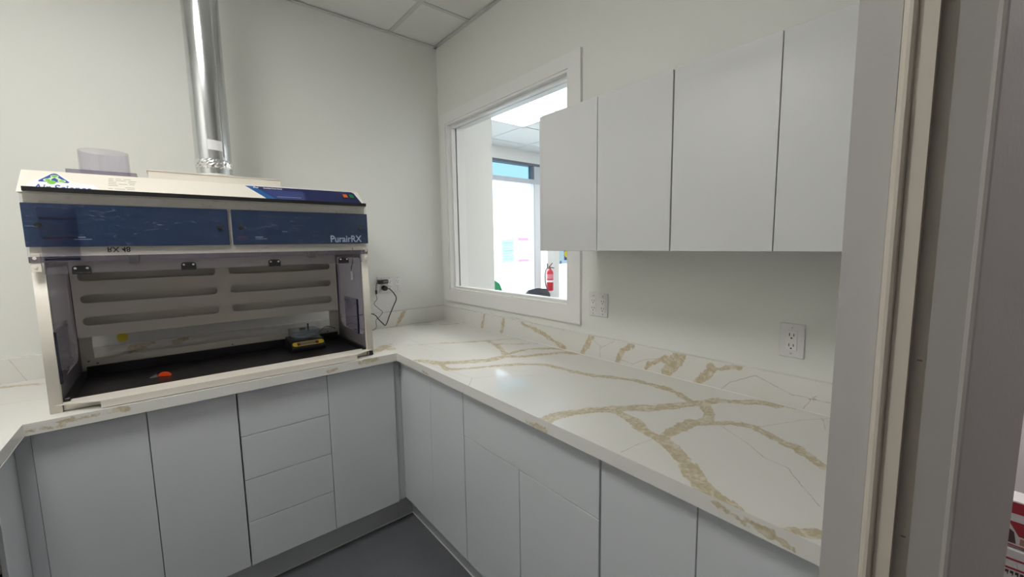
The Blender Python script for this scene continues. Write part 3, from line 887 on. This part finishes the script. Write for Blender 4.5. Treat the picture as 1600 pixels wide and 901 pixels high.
# maker's mark on the cap
sheet('logo_backing', [[(-.05, .04), (-.036, .066), (-.006, .103), (.004, .103), (.038, .066), (.046, .052), (.088, .048), (.103, .022), (.103, .004), (-.052, .004)]], .0003, slope(-1.706, .012, .0003), PAPER, cap)
sheet('logo_triangle', [[(-.031, .002), (-.033, .006), (-.030, .012), (-.008, .050), (-.002, .054), (.004, .052), (.030, .012), (.034, .006), (.031, .001), (.0, .004)]], .0004, slope(-1.706, .060, .0006), LOGO_BLUE, cap)
def disc(cx, cy, a, b, n=18):
    return [(cx + a * math.cos(2 * math.pi * k / n), cy + b * math.sin(2 * math.pi * k / n)) for k in range(n)]
LG = pm('logo_pale_green', (0.62, 0.80, 0.50), 0.4)
for nm, pts, mt, off in (('logo_ring', disc(0, .036, .009, .008), LG, .0010), ('logo_ring', disc(-.014, .012, .009, .0085), LG, .0010), ('logo_ring', disc(.017, .010, .009, .008), LG, .0010),
                         ('logo_link', [(-.004, .036), (.004, .034), (.020, .014), (.014, .008)], LG, .0009), ('logo_link', [(.004, .036), (-.004, .034), (-.018, .014), (-.010, .010)], LG, .0009),
                         ('logo_dot', disc(0, .036, .0065, .0055), GREEN, .0013), ('logo_dot', disc(-.013, .012, .006, .006), GREEN, .0013), ('logo_dot', disc(.017, .010, .006, .005), GREEN, .0013),
                         ('logo_dot', disc(-.004, .000, .0095, .0105), GREEN, .0014)):
    sheet(nm, [pts], .0003, slope(-1.706, .060, off), mt, cap)
text('lettering', 'Air Science', .047, slope(-1.7455, .0135, .0010), LOGO_BLUE, cap, depth=.0002, bold=.0006, sx=.585)
rl = random.Random(3)
for k in range(7):
    v = .104 - k * .0105
    x = -1.583
    while x < -1.52:
        L_ = rl.uniform(.008, .026)
        if rl.random() < .75:
            xe = min(x + L_, -1.513)
            sheet('print_line', [[(x, 0), (xe, 0), (xe, .0028), (x, .0028)]], .0002, slope(0, v, .0003), TXT_GREY, cap)
        x += L_ + .005
sheet('panel_backing', [[(-1.196, .1235), (-.768, .1235), (-.757, .115), (-.742, .010), (-1.122, .010)]], .0003, slope(0, 0, .0003), PAPER, cap)
cp = sheet('control_panel', [[(-1.190, .1185), (-.772, .1205), (-.762, .112), (-.747, .008), (-1.112, .008)]], .0004, slope(0, 0, .0006), BLUE_DK, cap)
sheet('panel_stripe', [[(-1.189, .118), (-1.160, .118), (-1.078, .008), (-1.111, .008)]], .0003, slope(0, 0, .0009), BLUE_LT, cp)
sheet('panel_field', [[(-1.140, .098), (-.985, .098), (-.985, .014), (-1.080, .014)]], .0002, slope(0, 0, .0009), TXT_SOFT, cp)
text('lettering', 'Pur', .0135, slope(-1.163, .1045, .0011), PAPER, cp, depth=.0002, bold=.0005)
text('lettering', 'Ductless Fume Hood', .0125, slope(-1.128, .1035, .0011), PAPER, cp, depth=.0002, bold=.0003, sx=.63)
for k, L_ in enumerate((.11, .12, .10, .09, .085)):
    sheet('print_line', [[(0, 0), (L_, 0), (L_, .0018), (0, .0018)]], .0002, slope(-1.125 + k * .012, .088 - k * .014, .0012), TXT_PALE if k == 3 else pm('print_dim_blue', (.05, .08, .28), .5), cp)
for x, mt, nm in ((-.8095, pm('button_orange', (.62, .12, .03), .35), 'power_button'), (-.7815, pm('button_green', (.012, .20, .08), .35), 'light_button')):
    bz = sheet('button_bezel', [rrect(-.0115, .0115, -.017, .017, .003, 3)], .002, slope(x, .080, .001), BLACK, cp)
    sheet(nm, [rrect(-.0085, .0085, -.0125, .0125, .002, 3)], .004, slope(x, .080, .0025), mt, bz)
fbx = box('filter_box', -1.482, -1.046, -.420, -.115, 1.675, 1.7125, HOOD, hd, .001)
box('box_lid', -1.485, -1.043, -.423, -.112, 1.7125, 1.716, HOOD, fbx)
lathe('duct_collar', [(.072, 0), (.072, .012), (.066, .014), (.066, 0)], (-1.268, -.300, 1.716), HOOD, fbx, 40)
# flipped-up clear sash with its trim, hinges and document holder
sa = box('sash', -1.772, -.744, -.6045, -.6005, 1.388, 1.602, SASH, hd)
box('sash_trim', -1.7655, -.743, -.6105, -.5985, 1.600, 1.6135, BLACK, sa, .0008)
text('handwriting', 'RX 48', .023, frame3((-1.600, -.605, 1.4305), (1, 0, 0), (0, 0, -1)), BLACK, sa, depth=.0002, bold=.0004, sx=.95)
box('document_holder', -1.742, -1.660, -.6085, -.6055, 1.395, 1.553, clear('holder_clear', (.88, .88, .92), 0.35, .05), sa)
for z, hgt in ((1.520, .0065), (1.4615, .0065), (1.395, .0075)):
    box('holder_edge', -1.738, -1.662, -.6100, -.6086, z - hgt / 2, z + hgt / 2, BLUE_EDGE, sa)
for x in (-1.5385, -.9825):
    box('sash_catch', x - .0135, x + .0135, -.607, -.597, 1.377, 1.404, pm('catch_grey', (.075, .07, .08), .35), sa, .002)
box('sash_lower_edge', -1.772, -.744, -.6006, -.5985, 1.386, 1.4045, clear('acrylic_edge', (.70, .68, .74), 1.0, .05, haze=.45, hazecol=(.22, .20, .23)), sa)
box('hinge_strip', -1.745, -.766, -.5935, -.5915, 1.3495, 1.404, clear('strip_clear', (.88, .87, .91), 1.0, .05, haze=.08, hazecol=(.5, .48, .53)), hd)
for x in (-1.664, -1.395, -1.1225, -.852):
    hg = sheet('hinge', [rrect(-.0215, .0215, 0, .0255, [.001, .001, .010, .010], 5)], .006, frame3((x, -.597, 1.3485), (1, 0, 0), (0, 0, 1)), BLACK, hd)
    box('hinge_barrel', x - .0215, x + .0215, -.603, -.594, 1.3470, 1.3525, BLACK, hg, .001)
    for s_ in (-1, 1):
        lathe('screw', [(.0042, 0), (.0036, -.0018), (0, -.0024)], (x + s_ * .0135, -.600, 1.3655), STEEL, hg, 12, 'Y')

ky = thing('key', (-.815, -.585, 1.27), 'small silver key hanging from a ring under the hood header', 'key')
tube('ring', [(-.8075 + .008 * math.cos(a), -.585, 1.352 + .008 * math.sin(a)) for a in np.linspace(0, 2 * math.pi, 13)], .0009, GREY_PL, ky, 6, 3)
tube('cord', [(-.806, -.585, 1.416), (-.806, -.585, 1.385), (-.8085, -.585, 1.36), (-.812, -.585, 1.335), (-.815, -.585, 1.318)], .0011, BLACK, ky, 6)
tube('cord', [(-.806, -.586, 1.36), (-.811, -.586, 1.34), (-.818, -.586, 1.325), (-.817, -.586, 1.310)], .0011, BLACK, ky, 6)
sheet('blade', [rrect(-.004, .004, -.026, .014, .003, 4)], .002, frame3((-.8165, -.585, 1.296), (1, 0, 0), (0, 0, 1)), STEEL, ky)
tag(lathe('yellow_sticker', [(0.0001, -.001), (.0178, -.001), (.0178, 0), (.0001, 0)], (-1.6205, -.1745, 1.064), YELLOW, None, 28, 'Y'), 'round yellow sticker on the clear hood back below the baffle', 'sticker')

# exhaust duct
du = thing('exhaust_duct', (-1.268, -.300, 1.716), 'shiny galvanised round duct rising from the hood to the ceiling', 'duct')
R_ = .0635
lathe('pipe', [(R_, 1.717), (R_, 2.696)], (-1.268, -.300, 0), GALV, du, 64)
box('pipe_seam', -1.268 + .030, -1.268 + .034, -.300 - .0565, -.300 - .0545, 1.80, 2.696, GALV, du)
bm = bmesh.new()
rt = random.Random(11)
seg, rows = 64, 7
rg = []
for j in range(rows):
    z = 1.752 + .036 * j / (rows - 1)
    edge = j in (0, rows - 1)
    ring_ = []
    for k in range(seg):
        a = 2 * math.pi * k / seg
        rr = R_ + (.0006 if edge else .0012 + rt.random() * .0028)
        zz = z + (rt.uniform(-.003, .003) if edge else 0)
        ring_.append(bm.verts.new((-1.268 + rr * math.cos(a), -.300 + rr * math.sin(a), zz)))
    rg.append(ring_)
for a, b in zip(rg, rg[1:]):
    for k in range(seg):
        bm.faces.new((a[k], a[(k + 1) % seg], b[(k + 1) % seg], b[k]))
from_bm('foil_tape', bm, TAPE, du)
bm = bmesh.new()
va = []
for k in range(9):
    a = math.radians(-90 - 20 + 46 * k / 8)
    x, y = -1.268 + (R_ + .0007) * math.cos(a), -.300 + (R_ + .0007) * math.sin(a)
    va.append((bm.verts.new((x, y, 1.826 - .004 * k / 8)), bm.verts.new((x, y, 1.866 - .004 * k / 8))))
for a, b in zip(va, va[1:]):
    bm.faces.new((a[0], b[0], b[1], a[1]))
from_bm('paper_label', bm, PAPER, du)
# clear port on the hood roof
cy = thing('acrylic_port', (-1.596, -.400, 1.675), 'short clear acrylic cylinder on a flat plate on the hood roof', 'port')
box('base_plate', -1.687, -1.512, -.470, -.330, 1.6755, 1.692, ACRYL_LAV, cy, .001)
lathe('cylinder', [(.0655, 1.692), (.0655, 1.767), (.0625, 1.767), (.0625, 1.692), (.0655, 1.692)], (-1.596, -.400, 0), TUBE_CL, cy, 48)

# ------------------------------------------------------------------ things in the hood
scx, scy, scz = -.9625, -.285, .927
sl = thing('balance_scale', (scx, scy, scz), 'small black digital balance with a yellow-rimmed display and clear cover', 'scale')
prism('body', [(-.075, 0), (-.075, .030), (-.060, .045), (.085, .052), (.085, 0)][::1], 0, scx - .072, scx + .072, BLACK, None) if False else None
bm = bmesh.new()
prof = [(scy - .080, scz), (scy - .084, scz + .020), (scy - .052, scz + .046), (scy + .070, scz + .052), (scy + .075, scz)]
A = [bm.verts.new((scx - .074, y, z)) for y, z in prof]
B_ = [bm.verts.new((scx + .074, y, z)) for y, z in prof]
bm.faces.new(A)
bm.faces.new(B_[::-1])
for i in range(5):
    bm.faces.new((A[i], A[(i + 1) % 5], B_[(i + 1) % 5], B_[i]))
bmesh.ops.bevel(bm, geom=list(bm.edges), offset=.004, segments=2, affect='EDGES', profile=.5)
body = from_bm('body', bm, BLACK, sl)
Ms = frame3((scx, scy - .0695, scz + .0345), (1, 0, 0), (0, .032, .026))
rim = sheet('display_rim', [rrect(-.070, .070, -.0125, .0125, .0122, 8), rrect(-.050, .046, -.0085, .0085, .003, 3)], .002, Ms, AMBER, sl)
sheet('display', [rrect(-.036, .032, -.0085, .0085, .002, 3)], .001, Ms, GREY_PL, rim)
for x in (-.043, .039):
    sheet('button', [disc(x, 0, .006, .0055)], .004, Ms, RED_DULL, rim)
lathe('pan', [(0.0001, .061), (.046, .061), (.050, .064), (.050, .059), (.012, .056), (.012, .050)], (scx, scy + .005, scz), PAN, sl, 40)
boxes('draft_cover', [(scx - .060, scx - .058, scy - .048, scy + .062, scz + .050, scz + .092), (scx + .058, scx + .060, scy - .048, scy + .062, scz + .050, scz + .092),
                      (scx - .058, scx + .058, scy - .048, scy - .046, scz + .050, scz + .092), (scx - .058, scx + .058, scy + .060, scy + .062, scz + .050, scz + .092),
                      (scx - .058, scx + .058, scy - .046, scy + .060, scz + .090, scz + .092)], clear('cover_clear', (.86, .90, .92), 1.0, .02, haze=.06, hazecol=(.5, .6, .65)), sl)
box('cover_latch', scx - .020, scx + .006, scy + .0, scy + .012, scz + .092, scz + .097, BLACK, sl)
box('cover_handle', scx + .016, scx + .022, scy, scy + .006, scz + .092, scz + .118, BLACK, sl)
tube('lead', [(scx + .05, scy + .07, scz + .03), (scx + .09, scy + .080, scz + .055), (scx + .13, scy + .088, scz + .075), (scx + .17, scy + .085, scz + .06)], .0016, BLACK, sl, 6)

sp_ = thing('counting_spatula', (-1.500, -.400, .927), 'small orange plastic scoop with a dark grey tip on the black tray', 'scoop')
bm = bmesh.new()
top_ = [bm.verts.new((-1.4985 + .0195 * math.cos(a), -.402 - .010 * math.cos(a), .9275 + .0155 * math.sin(a) * (1 if a < 2 else 1))) for a in np.linspace(0, math.pi, 13)]
bot_ = [bm.verts.new((v.co.x + .003, v.co.y + .009, v.co.z * .995 + .0046)) for v in top_]
bm.faces.new(top_)
bm.faces.new(bot_[::-1])
for i in range(13):
    bm.faces.new((top_[i], top_[(i + 1) % 13], bot_[(i + 1) % 13], bot_[i]))
from_bm('scoop_head', bm, ORANGE, sp_)
prism('scoop_tip', [(-1.518, .9275), (-1.541, .9275), (-1.541, .929), (-1.520, .938)], 1, -.400, -.388, GREY_PL, sp_)

# ------------------------------------------------------------------ lobby seen through the window
LH, YS = 2.715, 1.95
struct(boxes('wall_lobby_stub', [(.121, .445, 0.0, .12, 0, 2.9), (.121, .30, .12, YS + .05, 0, 2.9)], WALL_LOBBY), 'white wall end standing just inside the lobby window', 'wall')
struct(box('wall_lobby_near', .121, 4.4, -2.40, -2.30, 0, 2.9, WALL_LOBBY), 'white lobby wall out of sight behind the cabinets', 'wall')
struct(box('wall_lobby_far', 4.3, 4.4, -2.3, YS + .05, 0, 2.9, WALL_LOBBY), 'white far side wall of the lobby', 'wall')
lc = struct(box('ceiling_lobby', .12, 4.4, -2.4, YS + .1, LH + .06, LH + .10, DARK_GAP), 'white tiled lobby ceiling beyond the window', 'ceiling')
lx = [.12, 1.09, 1.70, 2.31, 2.92, 3.53, 4.3]
ly = [-2.3, -1.38, -.77, -.16, .45, 1.06, 1.67, YS]
for i in range(len(lx) - 1):
    for j in range(len(ly) - 1):
        if (i == 1 and j in (3, 4)) or (i == 2 and j in (1, 2)):
            continue
        box('ceiling_tile', lx[i] + .0015, lx[i + 1] - .0015, ly[j] + .0015, ly[j + 1] - .0015, LH, LH + .015, CEIL_TILE, lc)
for x in lx[1:-1]:
    box('grid_tee', x - .012, x + .012, -2.3, YS, LH - .005, LH - .001, pm('lobby_tee', (.72, .73, .74), .5), lc)
for y in ly[1:-1]:
    box('grid_tee', .12, 4.3, y - .012, y + .012, LH - .005, LH - .001, pm('lobby_tee', (.72, .73, .74), .5), lc)
l2 = thing('light_panel', (1.395, .45, LH), 'glowing rectangular ceiling light panel in the lobby', 'ceiling light')
box('diffuser', 1.105, 1.685, -.145, 1.045, LH - .004, LH + .004, emit('lobby_light', (.96, .98, 1.0), LOBBY_PANEL), l2)
boxes('frame', [(1.094, 1.105, -.156, 1.056, LH - .005, LH + .01), (1.685, 1.696, -.156, 1.056, LH - .005, LH + .01), (1.105, 1.685, -.156, -.145, LH - .005, LH + .01), (1.105, 1.685, 1.045, 1.056, LH - .005, LH + .01)], TRIM, l2)
l4 = thing('light_panel', (2.005, -.77, LH), 'added unseen lobby light panel brightening the back wall beside the window', 'ceiling light')  # added out of view to throw light through the window onto the back wall
box('diffuser', 1.715, 2.295, -1.365, -.175, LH - .004, LH + .004, emit('lobby_fill_light', (1.0, .97, .93), LOBBY_FILL), l4)
boxes('frame', [(1.704, 1.715, -1.376, -.164, LH - .005, LH + .01), (2.295, 2.306, -1.376, -.164, LH - .005, LH + .01), (1.715, 2.295, -1.376, -1.365, LH - .005, LH + .01), (1.715, 2.295, -.175, -.164, LH - .005, LH + .01)], TRIM, l4)

ALU = pm('storefront_frame', (0.55, 0.58, 0.64), 0.4, 0.2, var=.02)
ALU_W = pm('storefront_white', (0.80, 0.82, 0.85), 0.4, var=.01)
w2 = sroot('window_2', (2.0, YS, 0))
struct(w2, 'bright glazed storefront with blue transom across the lobby', 'window')
box('header_panel', .3, 4.3, YS - .02, YS + .12, 2.555, 2.85, WALL_LOBBY, w2)
box('head_rail', .3, 4.3, YS - .02, YS + .08, 2.52, 2.555, pm('frame_dark', (.10, .12, .16), .4), w2)
box('transom_pane', .3, 2.645, YS + .04, YS + .046, 2.335, 2.52, TRANSOM, w2)
box('transom_rail', .3, 2.80, YS - .01, YS + .08, 2.27, 2.335, ALU, w2)
box('mullion_dark', 2.645, 2.675, YS - .01, YS + .08, 2.335, 2.52, pm('frame_dark', (.10, .12, .16), .4), w2)
box('mullion_head', 2.675, 2.80, YS - .012, YS + .08, 2.27, 2.52, ALU, w2)
box('door_mullion', 2.665, 2.683, YS - .01, YS + .06, 0, 2.27, ALU, w2)
box('door_stile', 2.683, 2.80, YS - .01, YS + .06, 0, 2.27, ALU_W, w2)
box('door_pane', .3, 2.665, YS + .03, YS + .036, .02, 2.27, STORE_GLASS, w2)
box('side_pane', 2.80, 2.94, YS + .03, YS + .036, .0, 2.52, STORE_GLASS, w2)
box('wall_pier', 2.935, 3.19, YS - .01, YS + .12, 0, 2.56, WALL_LOBBY, w2)
box('side_pane', 3.19, 4.3, YS + .03, YS + .036, .0, 2.52, STORE_GLASS, w2)
PO_BLUE = backlit('poster_blue', (.60, .72, .90))
PO_WHITE = backlit('poster_white', (.88, .90, .93))
FILM_B = clear('film_blue', (.78, .85, .95), 0.0)
FILM_P = clear('film_pink', (.95, .62, .82), 0.0)
po = thing('glass_poster', (2.2, YS, 1.32), 'pale blue notice taped to the storefront glass', 'poster')
box('sheet', 2.085, 2.305, YS + .024, YS + .027, 1.165, 1.485, PO_BLUE, po)
for k in range(7):
    box('print_line', 2.105 + .02 * (k % 2), 2.285 - .03 * (k % 3), YS + .0225, YS + .024, 1.43 - k * .037, 1.444 - k * .037, FILM_B, po)
po = thing('glass_poster', (2.48, YS, 1.34), 'white notice with pink bands on the storefront glass', 'poster')
box('sheet', 2.385, 2.585, YS + .024, YS + .027, 1.16, 1.51, PO_WHITE, po)
box('band', 2.385, 2.585, YS + .0225, YS + .024, 1.465, 1.505, FILM_P, po)
box('band', 2.385, 2.585, YS + .0225, YS + .024, 1.165, 1.20, FILM_P, po)
for k in range(3):
    box('print_line', 2.42, 2.55 - .02 * k, YS + .0225, YS + .024, 1.25 + .03 * k, 1.265 + .03 * k, FILM_B, po)
dc = thing('glass_decal', (3.33, YS, 1.2), 'yellow and blue decal on the glass right of the extinguisher pier', 'decal')
box('backing', 3.22, 3.44, YS + .022, YS + .025, 1.10, 1.36, pm('decal_pale', (.55, .75, .85), .6), dc)
box('blue_field', 3.335, 3.44, YS + .020, YS + .022, 1.155, 1.30, pm('decal_blue', (.02, .05, .25), .5), dc)
lathe('yellow_disc', [(0.0001, -.002), (.06, -.002), (.06, 0), (.0001, 0)], (3.395, YS + .020, 1.255), YELLOW, dc, 24, 'Y')
lathe('blue_mark', [(0.0001, -.002), (.025, -.002), (.025, 0), (.0001, 0)], (3.255, YS + .022, 1.125), pm('decal_mid', (.12, .22, .55), .5), dc, 20, 'Y')

fx = thing('fire_extinguisher', (2.925, YS - .08, .70), 'red fire extinguisher hung on the white lobby pier', 'extinguisher')
RED = pm('extinguisher_red', (.55, .012, .03), .3)
ey_ = YS - .075
lathe('cylinder', [(.0001, .715), (.045, .716), (.052, .728), (.052, .985), (.040, 1.015), (.018, 1.035), (.018, 1.05), (.0001, 1.05)], (2.920, ey_, 0), RED, fx, 28)
lathe('label_band', [(.0526, .845), (.0526, .875)], (2.920, ey_, 0), PAPER, fx, 28)
lathe('label_print', [(.0526, .895), (.0526, .965)], (2.920, ey_, 0), pm('label_pink', (.75, .25, .30), .5), fx, 28)
lathe('valve', [(.014, 1.05), (.016, 1.06), (.012, 1.075), (.0001, 1.078)], (2.920, ey_, 0), GREY_PL, fx, 16)
tube('handle', [(2.895, ey_, 1.06), (2.935, ey_, 1.063), (3.005, ey_, 1.052)], .007, BLACK, fx)
tube('lever', [(2.900, ey_, 1.075), (2.935, ey_, 1.095), (2.970, ey_, 1.125)], .007, BLACK, fx)
tube('gauge_post', [(2.870, ey_, 1.06), (2.870, ey_, 1.125)], .009, BLACK, fx)
tube('hose', [(2.895, ey_, 1.055), (2.850, ey_, 1.045), (2.823, ey_, .98), (2.820, ey_, .88), (2.835, ey_, .80), (2.863, ey_, .745)], .009, GREY_PL, fx)

ch = thing('lobby_chair', (2.05, 1.15, 0), 'black perforated chair back showing over the window sill', 'chair')
CHB = pm('chair_black', (.03, .034, .045), .5)
lp_ = [[(-.19, 0), (.19, 0), (.185, .26), (.14, .325), (.0, .345), (-.14, .33), (-.185, .29)]]
for r_i in range(4):
    for k in range(8):
        lp_.append(disc(-.115 + .033 * k, .265 - .05 * r_i, .009, .006, 8))
sheet('backrest', lp_, .03, frame3((2.06, 1.2, .525), (1, -.1, 0), (0, .12, 1)), CHB, ch)
box('seat', 1.84, 2.26, .72, 1.14, .42, .46, CHB, ch, .015)
for x in (1.87, 2.23):
    for y in (.75, 1.11):
        tube('leg', [(x, y, 0.0), (x, y, .2), (x, y, .42)], .011, GREY_PL, ch)
    tube('back_post', [(x, 1.12, .43), (x, 1.17, .5), (x, 1.20, .62)], .010, GREY_PL, ch)
GR = pm('green_board', (.02, .28, .12), .5)
prism('display_board', [(1.52, .0), (1.97, .0), (1.952, .79), (1.90, .90), (1.80, .96), (1.52, .96)], 1, 1.80, 1.83, GR)
tag(bpy.data.objects['display_board'], 'green board edge showing at the foot of the lobby wall end', 'board')

# outside: sunlit paving
struct(box('ground_outside', -40, 60, YS + .12, 90, -.08, -.02, pm('concrete', (.62, .62, .60), .8, var=.06, scale=.6)), 'sunlit pale paving outside the storefront', 'ground')

# ------------------------------------------------------------------ hall behind the doorway
struct(boxes('wall_hall', [(-3.2, 1.4, -4.3, -4.2, 0, 2.85), (-3.2, -3.1, -4.2, -2.5, 0, 2.85), (-3.1, XL - .12, -2.5, -2.4, 0, 2.85), (1.3, 1.4, -4.2, -2.41, 0, 2.85), (0.0, 1.3, -2.46, -2.41, 0, 2.85)], HALL_PAINT),
       'pale painted hall wall beyond the doorway', 'wall')
struct(box('ceiling_hall', -3.2, 1.4, -4.3, -2.46, 2.70, 2.75, CEIL_TILE), 'white ceiling of the hall outside the doorway', 'ceiling')
l3 = thing('light_panel', (.65, -3.3, 2.69), 'added unseen light panel brightening the hall outside the doorway', 'ceiling light')  # unseen fill panel, placed to brighten the hall wall and cartons
box('diffuser', .05, 1.25, -3.6, -3.0, 2.692, 2.6995, emit('hall_fill_light', (1, .96, .93), HALL_FILL), l3)
CARD = pm('carton_white', (.74, .74, .72), .6, var=.03)
CRED = pm('carton_red', (.42, .035, .05), .5)
CDK = pm('carton_dark', (.10, .06, .06), .5)
CTAN = pm('carton_photo', (.45, .22, .17), .5)
bxU = thing('carton', (.72, -2.72, .45), 'red and white printed carton, upper of the stack beyond the jamb', 'carton', 'cartons stacked in the hall')
X_ = .52
box('body', X_, .60, -2.99, -2.515, .450, .600, CARD, bxU, .002)
box('print_band', X_ - .0008, X_, -2.985, -2.546, .559, .595, CRED, bxU)
prism('print_wedge', [(-2.548, .533), (-2.985, .533), (-2.985, .489), (-2.572, .488)], 0, X_ - .0008, X_, CRED, bxU)
prism('print_photo', [(-2.546, .512), (-2.562, .498), (-2.568, .462), (-2.546, .462)], 0, X_ - .0008, X_, CDK, bxU)
prism('print_photo', [(-2.575, .482), (-2.985, .482), (-2.985, .462), (-2.575, .462)], 0, X_ - .0008, X_, CTAN, bxU)
box('print_line', X_ - .0008, X_, -2.985, -2.546, .4525, .4565, CRED, bxU)
bxL = thing('carton', (.72, -2.72, 0), 'white carton with thin red lines, lower of the stack beyond the jamb', 'carton', 'cartons stacked in the hall')
box('body', X_ - .01, .93, -3.0, -2.505, 0, .445, CARD, bxL, .003)
for z in (.413, .383):
    box('print_line', X_ - .0108, X_ - .01, -2.99, -2.520, z - .003, z + .003, CRED, bxL)
for k in range(8):
    y = -2.553 - .010 * k
    box('print_letter', X_ - .0108, X_ - .01, y - .007, y, .366, .3745, CDK, bxL)
    box('print_letter', X_ - .0108, X_ - .01, y - .0065, y - .0045, .360, .3745, CDK, bxL)
